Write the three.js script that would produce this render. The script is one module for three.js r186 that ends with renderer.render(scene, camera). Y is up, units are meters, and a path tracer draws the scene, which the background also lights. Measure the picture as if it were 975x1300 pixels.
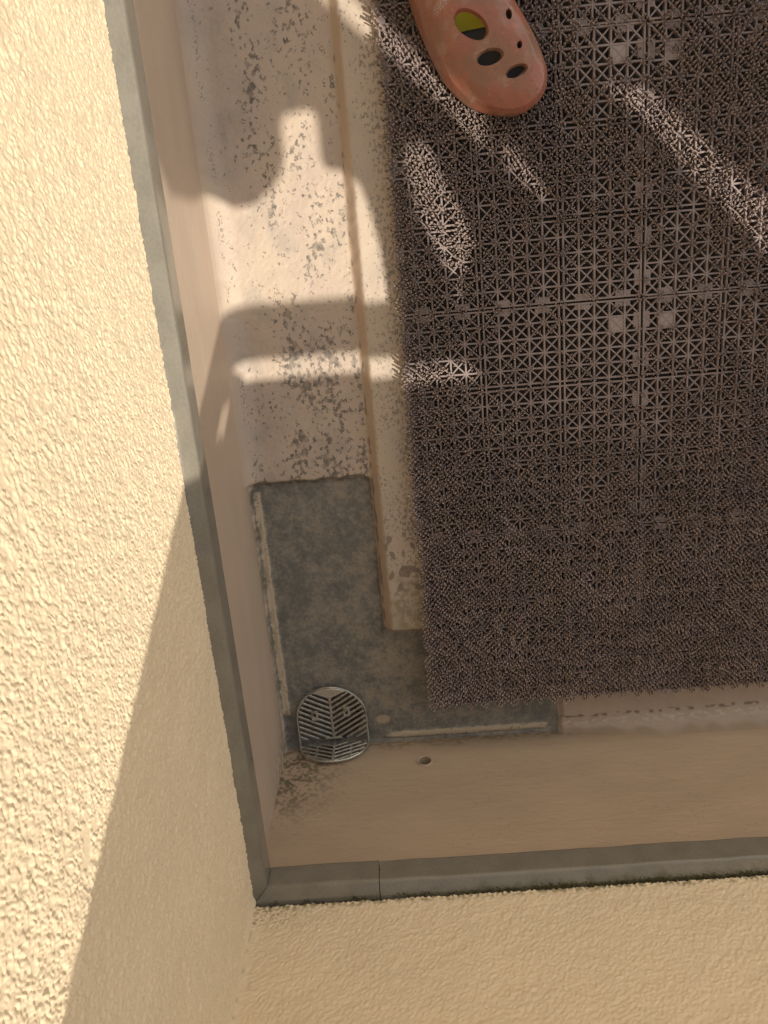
import * as THREE from 'three';
import { mergeGeometries, mergeVertices, toCreasedNormals } from 'three/addons/utils/BufferGeometryUtils.js';
import { RoundedBoxGeometry } from 'three/addons/geometries/RoundedBoxGeometry.js';
import { TessellateModifier } from 'three/addons/modifiers/TessellateModifier.js';
import { createNoise2D } from 'simplex-noise';
import { Brush, Evaluator, SUBTRACTION } from 'three-bvh-csg';

// ---------------------------------------------------------------- camera, sky, sun, exposure
const scene = new THREE.Scene();
const camera = new THREE.PerspectiveCamera(67.1, 768 / 1024, 0.02, 400);
{
  const right = new THREE.Vector3(0.9967, -0.0032, 0.0815);
  const down = new THREE.Vector3(-0.0765, 0.3105, 0.9475);
  const fwd = new THREE.Vector3(-0.0284, -0.9506, 0.3092);
  const m = new THREE.Matrix4().makeBasis(right, down.clone().negate(), fwd.clone().negate());
  camera.quaternion.setFromRotationMatrix(m);
  camera.position.set(0.2146, 1.0274, -0.7103);
  camera.updateMatrixWorld();
}
const SKY_LEVEL = 0.62, lerpS = (a, b, t) => a + (b - a) * t;
{
  const w = 256, h = 128, d = new Float32Array(w * h * 4);
  for (let j = 0; j < h; j++) {
    const el = ((j + 0.5) / h - 0.5) * Math.PI;           // row 0 is the lowest
    const t = Math.max(0, Math.sin(el));
    for (let i = 0; i < w; i++) {
      const k = (j * w + i) * 4;
      let r, g, b;
      if (el > 0) { const q = Math.pow(t, 0.5); r = lerpS(3.05, 0.32, q); g = lerpS(2.90, 0.39, q); b = lerpS(2.65, 0.48, q); }
      else { r = 0.42; g = 0.40; b = 0.36; }
      d[k] = r * SKY_LEVEL; d[k + 1] = g * SKY_LEVEL; d[k + 2] = b * SKY_LEVEL; d[k + 3] = 1;
    }
  }
  const sky = new THREE.DataTexture(d, w, h, THREE.RGBAFormat, THREE.FloatType);
  sky.mapping = THREE.EquirectangularReflectionMapping;
  sky.minFilter = sky.magFilter = THREE.LinearFilter;
  sky.needsUpdate = true;
  scene.background = sky; scene.environment = sky;
}
const SUN = new THREE.Vector3(0.495, 1, 0.495);            // read from the shadow edges on wall and floor
const sun = new THREE.DirectionalLight(new THREE.Color(1.0, 0.935, 0.82), 3.45);
sun.position.copy(SUN).multiplyScalar(6);
sun.target.position.set(0.3, 0, -0.5);
sun.position.add(sun.target.position);
sun.castShadow = true;
sun.shadow.mapSize.set(4096, 4096); sun.shadow.radius = 1; sun.shadow.bias = -0.0004;
Object.assign(sun.shadow.camera, { left: -2.2, right: 2.2, top: 2.2, bottom: -2.2, near: 0.5, far: 14 });
scene.add(sun, sun.target);

const renderer = new THREE.WebGLRenderer({ antialias: true });
renderer.setSize(768, 1024);
renderer.toneMapping = THREE.LinearToneMapping;
renderer.toneMappingExposure = 1.28;
renderer.shadowMap.enabled = true;

// ---------------------------------------------------------------- helpers
function rng(seed) { let a = seed >>> 0; return () => { a = (a + 0x6D2B79F5) | 0; let t = Math.imul(a ^ (a >>> 15), 1 | a); t = (t + Math.imul(t ^ (t >>> 7), 61 | t)) ^ t; return ((t ^ (t >>> 14)) >>> 0) / 4294967296; }; }
const N = [11, 23, 37, 53, 71, 97].map(s => createNoise2D(rng(s)));
const clamp = (v, a = 0, b = 1) => Math.min(b, Math.max(a, v));
const sst = (a, b, x) => { const t = clamp((x - a) / (b - a)); return t * t * (3 - 2 * t); };
const lerp = (a, b, t) => a + (b - a) * t;
const mix3 = (a, b, t) => [lerp(a[0], b[0], t), lerp(a[1], b[1], t), lerp(a[2], b[2], t)];
const fbm = (n, x, y, oct = 3) => { let s = 0, a = 0.5, f = 1; for (let i = 0; i < oct; i++) { s += a * N[(n + i) % 6](x * f, y * f); f *= 2.07; a *= 0.5; } return s; };
const used = new Map();
function numbered(n) { const k = used.get(n) || 0; used.set(n, k + 1); return k ? `${n}_${String(k).padStart(3, '0')}` : n; }
function shade(o) { o.castShadow = true; o.receiveShadow = true; return o; }
function mesh(name, geo, mat, parent) { const m = shade(new THREE.Mesh(geo, mat)); m.name = name; (parent || scene).add(m); return m; }
function thing(name, label, category, pos = [0, 0, 0], group) {
  const g = new THREE.Group(); g.name = numbered(name); g.position.set(...pos);
  g.userData = { label, category }; if (group) g.userData.group = group; scene.add(g); return g;
}
function structure(o) { o.userData.kind = 'structure'; return o; }
const std = (rgb, rough = 0.8, extra = {}) => new THREE.MeshStandardMaterial({ color: new THREE.Color().setRGB(...rgb), roughness: rough, ...extra });
const enc = v => Math.round(255 * clamp(v <= 0.0031308 ? v * 12.92 : 1.055 * Math.pow(v, 1 / 2.4) - 0.055));
function colourTex(w, h, fn) {       // fn(u, v) -> linear rgb
  const d = new Uint8Array(w * h * 4);
  for (let j = 0; j < h; j++) for (let i = 0; i < w; i++) { const c = fn((i + 0.5) / w, (j + 0.5) / h), k = (j * w + i) * 4; d[k] = enc(c[0]); d[k + 1] = enc(c[1]); d[k + 2] = enc(c[2]); d[k + 3] = 255; }
  const t = new THREE.DataTexture(d, w, h); t.colorSpace = THREE.SRGBColorSpace; t.magFilter = THREE.LinearFilter; t.minFilter = THREE.LinearMipmapLinearFilter; t.generateMipmaps = true; t.needsUpdate = true; return t;
}
function greyTex(w, h, fn) {
  const d = new Uint8Array(w * h * 4);
  for (let j = 0; j < h; j++) for (let i = 0; i < w; i++) { const c = Math.round(255 * clamp(fn((i + 0.5) / w, (j + 0.5) / h))), k = (j * w + i) * 4; d[k] = d[k + 1] = d[k + 2] = c; d[k + 3] = 255; }
  const t = new THREE.DataTexture(d, w, h); t.magFilter = THREE.LinearFilter; t.minFilter = THREE.LinearMipmapLinearFilter; t.generateMipmaps = true; t.wrapS = t.wrapT = THREE.RepeatWrapping; t.needsUpdate = true; return t;
}
// a grid of nu x nv quads; fn(a, b) -> [x, y, z, u, v, r?, g?, b?]
function grid(us, vs, fn, flip = false) {
  const nu = us.length, nv = vs.length, P = new Float32Array(nu * nv * 3), U = new Float32Array(nu * nv * 2); let C = null;
  for (let j = 0; j < nv; j++) for (let i = 0; i < nu; i++) {
    const r = fn(us[i], vs[j], i, j), k = j * nu + i;
    P.set([r[0], r[1], r[2]], k * 3); U.set([r[3], r[4]], k * 2);
    if (r.length > 5) { C ??= new Float32Array(nu * nv * 3); C.set([r[5], r[6], r[7]], k * 3); }
  }
  const I = new Uint32Array((nu - 1) * (nv - 1) * 6); let q = 0;
  for (let j = 0; j < nv - 1; j++) for (let i = 0; i < nu - 1; i++) {
    const a = j * nu + i, b = a + 1, c = a + nu, d = c + 1;
    if (flip) { I[q++] = a; I[q++] = c; I[q++] = b; I[q++] = b; I[q++] = c; I[q++] = d; } else { I[q++] = a; I[q++] = b; I[q++] = c; I[q++] = b; I[q++] = d; I[q++] = c; }
  }
  const g = new THREE.BufferGeometry();
  g.setAttribute('position', new THREE.BufferAttribute(P, 3)); g.setAttribute('uv', new THREE.BufferAttribute(U, 2));
  if (C) g.setAttribute('color', new THREE.BufferAttribute(C, 3));
  g.setIndex(new THREE.BufferAttribute(I, 1)); g.computeVertexNormals(); return g;
}
const span = (a, b, step) => { const n = Math.max(1, Math.round((b - a) / step)); return Array.from({ length: n + 1 }, (_, i) => a + (b - a) * i / n); };
const bx = (x0, x1, y0, y1, z0, z1) => { const g = new THREE.BoxGeometry(x1 - x0, y1 - y0, z1 - z0); g.translate((x0 + x1) / 2, (y0 + y1) / 2, (z0 + z1) / 2); return g; };
const rbx = (x0, x1, y0, y1, z0, z1, r = 0.002) => { const g = new RoundedBoxGeometry(x1 - x0, y1 - y0, z1 - z0, 2, r); g.translate((x0 + x1) / 2, (y0 + y1) / 2, (z0 + z1) / 2); return g; };

// ---------------------------------------------------------------- surface functions
const FRP = [0.525, 0.42, 0.33], GRIME = [0.195, 0.188, 0.168], RISER = [0.50, 0.385, 0.285], MOULD = [0.125, 0.108, 0.092];
const rnd2 = (x0, x1, z0, z1, r, x, z) => {      // signed distance to a rounded rectangle, negative inside
  const cx = (x0 + x1) / 2, cz = (z0 + z1) / 2, dx = Math.abs(x - cx) - (x1 - x0) / 2 + r, dz = Math.abs(z - cz) - (z1 - z0) / 2 + r;
  return Math.hypot(Math.max(dx, 0), Math.max(dz, 0)) + Math.min(Math.max(dx, dz), 0) - r;
};
const DRAIN = { x: 0.077, z: -0.051, r: 0.053 };
const wob = (x, z) => 0.0008 * N[0](x * 22, z * 22) + 0.0005 * N[1](x * 60, z * 60);
const panD = (x, z) => Math.min(rnd2(0.002, 0.171, -0.431, 0.03, 0.016, x, z), rnd2(0.10, 0.430, -0.150, 0.03, 0.004, x, z), rnd2(0.16, 0.430, -0.20, 0.03, 0.004, x, z)) + 2.2 * wob(x, z);
const stepD = (x, z) => rnd2(0.1755, 1.6, -3, -0.192, 0.010, x, z) + 0.8 * wob(x, z);   // the raised deck, negative inside
const frontD = (x, z) => rnd2(0.430, 1.6, -0.26, 0.1, 0.004, x, z) + wob(x, z);
// pale sealant fillets along the two walls of the pan: 0 away from them, 1 on the crest
function bead(x, z) {
  const w = 0.0008 * N[1](x * 45 + 3, z * 45) + 0.0005 * N[4](x * 160, z * 160);
  const l = sst(1.0, 0.35, Math.abs((x - 0.0088 + w) / 0.0066)) * sst(-0.422, -0.412, z) * sst(-0.052, -0.070, z + 4 * w);
  const b = sst(1.0, 0.35, Math.abs((z + 0.0100 - 0.012 * (x - 0.3) * 0.2 + w) / 0.0074)) * sst(0.150, 0.185, x + 10 * w) * sst(0.412, 0.400, x);
  return Math.max(l, b);
}
function floorH(x, z) {
  const pd = panD(x, z), sd = stepD(x, z), fd = frontD(x, z);
  let h = 0.0004 * N[2](x * 30, z * 30) + 0.00025 * N[3](x * 120, z * 120);
  h -= 0.0075 * sst(0.003, -0.006, pd);
  if (fd < 0.014) h = lerp(h, -0.003 + 0.0003 * N[2](x * 50, z * 50), sst(0.014, -0.020, fd));
  h = lerp(h, 0.017 + 0.0004 * N[2](x * 40, z * 40), sst(0.007, -0.0085, sd));
  const r = 0.030 * (1 - 0.8 * sst(-0.436, -0.425, z) );                      // cove to the side wall, tight beside the pan
  if (x < r) h += r - Math.sqrt(Math.max(0, r * r - (r - Math.max(0, x)) ** 2));
  const rb = lerp(0.006, 0.032, sst(0.40, 0.60, x));
  if (-z < rb) h += rb - Math.sqrt(Math.max(0, rb * rb - (rb + Math.min(0, z)) ** 2));
  h += 0.0042 * bead(x, z);
  // the sump under the strainer
  const dd = Math.hypot(x - DRAIN.x, z - DRAIN.z) - (DRAIN.r - 0.009);
  h -= 0.045 * sst(0.002, -0.003, dd);
  return h;
}
function specks(x, z) {
  const g = (c, s) => Math.exp(-(((x - c) / s) ** 2));
  const along = 0.72 + 0.45 * N[4](3 + x * 12, z * 9) + 0.35 * N[5](x * 34, z * 26);
  const sh = 0.012 * N[3](1.7, z * 5);
  let D = 0.18 + 0.30 * g(0.080 + sh, 0.016) + 0.30 * g(0.128 + sh, 0.026) + 0.26 * g(0.163, 0.008) + 0.10 * g(0.022, 0.004);
  D *= clamp(along, 0.3, 1.25) * (0.85 + 0.42 * sst(-0.72, -0.6, z));
  const n = 0.5 + 0.5 * (0.62 * N[0](x * 98, z * 80) + 0.38 * N[1](x * 240, z * 210) + 0.16 * N[2](x * 800, z * 800));
  return sst(1.02 - D * 0.86, 1.05 - D * 0.86, n + 0.1);
}
function floorCol(x, z) {
  const pd = panD(x, z), sd = stepD(x, z), fd = frontD(x, z);
  const blot = fbm(2, x * 9, z * 9, 3), fine = N[3](x * 260, z * 260);
  let c = FRP.map((v, i) => v * (1 + 0.10 * blot + 0.035 * fine) * (i === 2 ? 1 - 0.05 * blot : 1));
  const greyed = sst(0.05, 0.5, fbm(4, x * 14 + 5, z * 10, 3));
  c = mix3(c, [0.34, 0.30, 0.25], 0.35 * greyed);
  if (x > 0.008 && sd > 0.004 && fd > 0.002) c = mix3(c, MOULD, specks(x, z) * clamp(0.66 + 0.34 * N[5](x * 90, z * 90)));
  // black line of dirt along the foot of the cove
  c = mix3(c, MOULD, 0.6 * sst(0.62, 0.85, N[1](x * 300, z * 170) * 0.6 + 0.5 * N[2](x * 60, z * 18) + 0.35) * Math.exp(-(((x - 0.012) / 0.003) ** 2)));
  // deck nosing beside the turf
  if (sd < 0.006) {
    c = mix3(c, [0.53, 0.44, 0.34], 0.5);
    const e = sst(0.185, 0.245, x) ;
    const n = 0.5 + 0.34 * N[0](x * 160, z * 110) + 0.26 * N[1](x * 420, z * 330);
    c = mix3(c, [0.15, 0.135, 0.11], 0.72 * sst(0.74 - 0.36 * e, 0.90 - 0.3 * e, n + 0.14 * N[4](x * 20, z * 14)));
    const ol = sst(-0.30, -0.23, z + 0.05 * N[2](x * 30, z * 30));
    c = mix3(c, [0.25, 0.205, 0.10], ol * (0.45 + 0.3 * N[4](x * 70, z * 70)));
    c = mix3(c, [0.19, 0.15, 0.115], 0.75 * sst(0.1, 0.35, N[5](x * 55 + 2, z * 34) - 9 * Math.abs(z + 0.30)));
  }
  // riser between gutter and deck
  const rz = sst(0.0085, 0.005, sd) * sst(-0.0075, -0.004, sd);
  c = mix3(c, mix3(RISER, [0.15, 0.11, 0.075], 0.9 * sst(0.1, 0.5, N[0](x * 160, z * 40) + 0.4 * sst(-0.65, -0.4, z) - 0.2) * Math.exp(-(((sd - 0.004 - 0.001 * N[1](z * 30, 2)) / 0.0016) ** 2))), 0.85 * rz);
  // grime lying in the pan
  if (pd < 0.004) {
    const m = 0.55 * fbm(0, x * 120, z * 120, 3) + 0.6 * fbm(4, x * 42, z * 42, 4), m2 = fbm(3, x * 13, z * 13, 3), f = N[5](x * 520, z * 520);
    let gcol = mix3(GRIME, [0.35, 0.295, 0.22], clamp(0.26 + 0.85 * m + 0.5 * m2 + 0.3 * f + 0.35 * Math.exp(-(((x - 0.17) / 0.06) ** 2) - (((z + 0.14) / 0.07) ** 2))));
    gcol = mix3(gcol, [0.118, 0.112, 0.096], clamp(0.12 - 0.5 * m2 - 0.3 * f - 0.6 * m));
    const edge = sst(0.0035, -0.0015, pd), ring = Math.exp(-(((pd + 0.003) / 0.005) ** 2));
    gcol = mix3(gcol, [0.09, 0.09, 0.076], 0.7 * ring * sst(-0.5, 0.6, N[1](x * 80, z * 80) + 0.5 * N[3](x * 300, z * 300)));
    const spot = sst(0.0105, 0.0085, Math.hypot((x - 0.155) / 1.15, (z + 0.038) / 0.8) + 0.0012 * N[2](x * 200, z * 200));
    gcol = mix3(gcol, [0.42, 0.33, 0.235], spot);
    const bd = bead(x, z), dirt = 0.55 * N[0](x * 190, z * 190) + 0.45 * N[3](x * 480, z * 480) + 0.3 * N[2](x * 30, z * 30);
    gcol = mix3(gcol, mix3([0.50, 0.40, 0.285], [0.13, 0.105, 0.075], 0.85 * sst(0.42, 0.75, dirt)), sst(0.25 + 0.15 * dirt, 0.55 + 0.15 * dirt, bd));
    c = mix3(c, gcol, edge * (1 - 0.75 * rz));
  }
  // front channel right of the pan: torn brown line of dirt
  if (fd < 0.006) {
    c = mix3(c, [0.46, 0.355, 0.265].map(k => k * (1 + 0.12 * blot + 0.04 * fine)), 0.85);
    c = mix3(c, [0.36, 0.265, 0.175], 0.7 * sst(-0.006, -0.001, z + 0.003 * N[3](x * 24, 1)));
    c = mix3(c, [0.60, 0.50, 0.39], 0.75 * sst(0.0, 0.4, N[0](x * 55, z * 130) + 0.5 * N[2](x * 170, z * 240)) * Math.exp(-(((z + 0.014 - 0.012 * (0.55 - x)) / 0.005) ** 2)));
    const line = -0.024 + 0.0016 * N[0](x * 25, 4) + 0.012 * (0.55 - x);
    c = mix3(c, [0.15, 0.105, 0.065], 0.85 * sst(0.1, 0.5, N[1](x * 60, z * 90) + 0.6 * N[2](x * 22, 9) + 0.1) * Math.exp(-(((z - line) / 0.0024) ** 2)));
  }
  return c;
}

// ---------------------------------------------------------------- floor
const FAR = -4.2;
const frpBump = greyTex(256, 256, (u, v) => 0.5 + 0.25 * N[0](u * 23, v * 23) + 0.25 * N[1](u * 60, v * 60));
{
  const floor = structure(new THREE.Group()); floor.name = 'balcony_floor'; scene.add(floor);
  const patch = (name, x0, x1, z0, z1, step, tw, th, rough) => {
    const tex = colourTex(tw, th, (u, v) => floorCol(lerp(x0, x1, u), lerp(z0, z1, v)));
    const mat = new THREE.MeshStandardMaterial({ map: tex, roughness: rough });
    const g = grid(span(x0, x1, step), span(z0, z1, step), (x, z) => [x, floorH(x, z), z, (x - x0) / (x1 - x0), (z - z0) / (z1 - z0)], true);
    const m = mesh(name, g, mat, floor); return m;
  };
  patch('gutter', 0, 0.26, -1.12, 0, 0.0016, 520, 2000, 0.62);
  patch('front_channel', 0.26, 0.90, -0.22, 0, 0.0022, 1000, 360, 0.62);
  const shadeBrown = std([0.21, 0.17, 0.135], 0.85);  // shade between the turf ribs put into the colour, darker than bare deck
  mesh('deck', bx(0.26, 1.60, -0.06, 0.0165, -1.26, -0.22), shadeBrown, floor);
  mesh('deck_edge', bx(0.90, 1.60, -0.06, 0.002, -0.22, 0), shadeBrown, floor);
  mesh('gutter_end', bx(0, 0.26, -0.06, 0.0, FAR, -1.12), std(FRP, 0.62), floor);
  mesh('bare_deck', bx(0.26, 1.60, -0.06, 0.0165, FAR, -1.26), std(FRP, 0.62), floor);
  const body = mesh('slab', bx(-0.14, 1.60, -0.30, -0.061, FAR, 0.14), std([0.3, 0.28, 0.25], 0.9), floor);
}
{
  const g = new THREE.PlaneGeometry(300, 300); g.rotateX(-Math.PI / 2); g.translate(0, -3, 0);
  structure(mesh('ground', g, std([0.16, 0.15, 0.13], 0.95)));
}

// ---------------------------------------------------------------- stucco
const hash = (i, j, k) => { let h = Math.imul(i, 374761393) ^ Math.imul(j, 668265263) ^ Math.imul(k, 1274126177); h = Math.imul(h ^ (h >>> 13), 1274126177); return ((h ^ (h >>> 16)) >>> 0) / 4294967296; };
function grains(a, b, size, dens, seed) {       // rounded granules scattered over a plane, 0..1
  const u = a / size, v = b / size, i0 = Math.floor(u), j0 = Math.floor(v); let m = 0;
  for (let j = j0 - 1; j <= j0 + 1; j++) for (let i = i0 - 1; i <= i0 + 1; i++) {
    if (hash(i, j, seed) > dens) continue;
    const px = i + 0.15 + 0.7 * hash(i, j, seed + 1), py = j + 0.15 + 0.7 * hash(i, j, seed + 2), r = 0.36 + 0.34 * hash(i, j, seed + 3), th = 6.283 * hash(i, j, seed + 4), c = Math.cos(th), s = Math.sin(th);
    const dx = u - px, dy = v - py, ex = (dx * c + dy * s) / (r * 1.25), ey = (-dx * s + dy * c) / (r * 0.85), q = 1 - ex * ex - ey * ey;
    if (q > 0) m = Math.max(m, Math.sqrt(q) * q ** 0.12 * (0.6 + 0.4 * hash(i, j, seed + 5)));
  }
  return m;
}
function stuccoH(a, b, amp, seed) {             // metres of relief
  const low = fbm(seed, a * 16, b * 16, 2), low2 = N[(seed + 3) % 6](a * 45, b * 45);
  const wx = 0.0016 * N[(seed + 1) % 6](a * 130, b * 130), wy = 0.0016 * N[(seed + 2) % 6](a * 130 + 9, b * 130);
  const n = 0.62 * N[seed % 6]((a + wx) * 185, (b + wy) * 165) + 0.42 * N[(seed + 2) % 6](a * 360, b * 330);
  const lump = sst(-0.38, 0.50, n + 0.85 * low + 0.22 * low2);
  const fine = 0.05 * N[(seed + 4) % 6](a * 800, b * 800);
  const dens = clamp(0.70 + 0.75 * low + 0.2 * low2, 0.12, 0.97);
  const g1 = grains(a + wx, b + wy, 0.0044, dens, seed * 17 + 3), g2 = grains(a + 0.5, b - wx, 0.0034, dens * 0.6, seed * 17 + 31);
  return amp * (0.38 * lump * (0.85 + 0.3 * low2) + 0.72 * Math.max(g1, 0.75 * g2) + fine * (0.35 + lump));
}
const WALL = [0.80, 0.65, 0.445];
const wallBump = greyTex(1024, 1024, (u, v) => {  // relief of the parts of the walls that are not built as lumps
  const t = (a, b) => 0.5 + 0.5 * sst(-0.3, 0.55, 0.62 * N[0](a * 74, b * 66) + 0.42 * N[2](a * 144, b * 132));
  const k = sst(0.85, 1, u), j = sst(0.85, 1, v);
  return lerp(lerp(t(u, v), t(u - 1, v), k), lerp(t(u, v - 1), t(u - 1, v - 1), k), j);
});
wallBump.repeat.set(2.5, 2.5);
const stuccoPlain = std(WALL, 0.93, { bumpMap: wallBump, bumpScale: 0.0012 });
const stuccoNear = std([1, 1, 1], 0.93, { vertexColors: true });
const metal = std([0.228, 0.206, 0.168], 0.42);

function uvMetres(g) {
  const p = g.attributes.position, n = g.attributes.normal, u = g.attributes.uv;
  for (let i = 0; i < p.count; i++) {
    const ax = Math.abs(n.getX(i)), ay = Math.abs(n.getY(i));
    if (ax > 0.7) u.setXY(i, p.getZ(i), p.getY(i)); else if (ay > 0.7) u.setXY(i, p.getX(i), p.getZ(i)); else u.setXY(i, p.getX(i), p.getY(i));
  }
  return g;
}
// drip flashing: profile (o = out from the wall, y) swept along the foot of a wall, mitred at the inner corner
const PROFILE = [[-0.004, 0.3035], [0.001, 0.3025], [0.0030, 0.3013], [0.0055, 0.2998], [0.0080, 0.2983], [0.0125, 0.2955], [0.0143, 0.2942], [0.0155, 0.2920], [0.0158, 0.2895], [0.0156, 0.2640], [0.0149, 0.2618], [0.0130, 0.2608], [0.0040, 0.2618], [0.0005, 0.2625]];
function flashing(along, t0, t1, mitreStart, mitreEnd, capShift = 0) {
  const P = [], I = [], U = [], C = [], np = PROFILE.length, ts = span(0, 1, 1 / Math.max(2, Math.round((t1 - t0) / 0.004)));
  for (const t of ts) for (const [o, y] of PROFILE) {
    const s = t0 + (mitreStart ? o + 0.0004 : 0), e = t1 - (mitreEnd ? o + 0.0004 : 0), d = lerp(s, e, t);
    const w = 0.0005 * N[2](d * 14, along === 'x' ? 3 : 8) + capShift;
    if (along === 'x') P.push(d, y + w, -o + w * 0.5); else P.push(o + w * 0.5, y + w, -d);
    U.push(d, o - y);
    const film = along === 'x' ? sst(0.0085, 0.0, o - 0.003 * N[1](d * 60, 3)) * sst(0.02, 0.4, d + 0.12 * N[0](d * 9, 5)) * (y > 0.29 ? 1 : 0) * clamp(0.7 + 0.5 * N[4](d * 140, o * 300)) : 0;
    C.push(...mix3([1, 1, 1], [0.42, 0.40, 0.16], film));
  }
  for (let k = 0; k < ts.length - 1; k++) for (let i = 0; i < np - 1; i++) { const a = k * np + i, b = a + 1, c = a + np, d = c + 1; if (along === 'x') I.push(a, b, c, b, d, c); else I.push(a, c, b, b, c, d); }
  const g = new THREE.BufferGeometry(); g.setAttribute('position', new THREE.Float32BufferAttribute(P, 3)); g.setAttribute('uv', new THREE.Float32BufferAttribute(U, 2)); g.setAttribute('color', new THREE.Float32BufferAttribute(C, 3)); g.setIndex(I); g.computeVertexNormals();
  return g;
}
const metalTone = greyTex(512, 512, (u, v) => 0.45 + 0.2 * fbm(1, u * 8, v * 8, 3) + 0.12 * N[4](u * 90, v * 90));
metal.roughnessMap = metalTone; metalTone.repeat.set(4, 4);
metal.map = colourTex(512, 512, (u, v) => { const a = 0.92 + 0.16 * fbm(2, u * 6, v * 6, 3) + 0.06 * N[4](u * 60, v * 60) ; return [a, a * 0.99, a * 0.96]; });
metal.map.wrapS = metal.map.wrapT = THREE.RepeatWrapping; metal.map.repeat.set(3, 3);

const flashMetal = metal.clone(); flashMetal.vertexColors = true;
// side wall, sunlit: face at x = 0
const SIDE_TOP = 1.30, LEN = 4.2;
{
  const w = thing('stucco_wall', 'cream rough stucco side wall lit by raking sun above its grey flashing', 'wall');
  const face = grid(span(-1.06, -0.0005, 0.00105), span(0.300, 0.80, 0.00105), (z, y, i, j) => {
    const h = stuccoH(z, y, 0.00175, 0);
    const yy = j === 0 ? y + 0.0016 * N[1](z * 190, 3) - 0.0004 : y;
    const cornerSoft = sst(0, 0.012, -z);
    const v = 1 + 0.05 * fbm(2, z * 7, y * 7, 2) + 0.03 * N[5](z * 500, y * 500);
    return [h * (0.4 + 0.6 * cornerSoft) + (1 - cornerSoft) * 0.002, yy, z, z, y, WALL[0] * v, WALL[1] * v, WALL[2] * v];
  });
  mesh('stucco_face', face, stuccoNear, w);
  mesh('upper_face', uvMetres(bx(-0.012, 0.0008, 0.80, SIDE_TOP, -LEN, -0.0005)), stuccoPlain, w);
  mesh('end_face', uvMetres(bx(-0.012, 0.0008, 0.300, 0.7998, -LEN, -1.06)), stuccoPlain, w);
  mesh('core', bx(-0.14, -0.0125, -0.06, SIDE_TOP, -LEN, 0.14), std([0.4, 0.36, 0.3], 0.9), w);
  mesh('coping', rbx(-0.155, 0.02, SIDE_TOP + 0.001, SIDE_TOP + 0.03, -LEN, 0.0, 0.004), metal, w);
  const tw = 900, th = 240;
  const tex = colourTex(tw, th, (u, v) => {
    const z = lerp(-1.2, 0, u), y = lerp(0, 0.28, v);
    let c = [0.49, 0.378, 0.285].map(k => k * (1 + 0.07 * fbm(1, z * 6, y * 12, 3) + 0.02 * N[4](z * 300, y * 120)));
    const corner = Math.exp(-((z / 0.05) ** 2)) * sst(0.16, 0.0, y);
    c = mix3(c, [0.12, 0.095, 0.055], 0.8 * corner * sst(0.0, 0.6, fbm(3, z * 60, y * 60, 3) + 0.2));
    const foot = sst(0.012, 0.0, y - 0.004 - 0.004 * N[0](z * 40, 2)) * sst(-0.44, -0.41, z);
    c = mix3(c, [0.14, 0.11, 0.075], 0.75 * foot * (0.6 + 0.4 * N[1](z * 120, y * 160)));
    return c;
  });
  mesh('upstand', grid(span(-1.2, 0, 0.02), span(-0.02, 0.285, 0.02), (z, y) => [0.0, y, z, (z + 1.2) / 1.2, clamp(y / 0.28)]), new THREE.MeshStandardMaterial({ map: tex, roughness: 0.55, bumpMap: frpBump, bumpScale: 0.0004 }), w);
  mesh('upstand_end', bx(-0.012, 0.0, -0.02, 0.285, -LEN, -1.2), std([0.49, 0.378, 0.285], 0.55), w);
  mesh('drip_flashing', flashing('z', 0, LEN, true, false), flashMetal, w);
}
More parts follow.
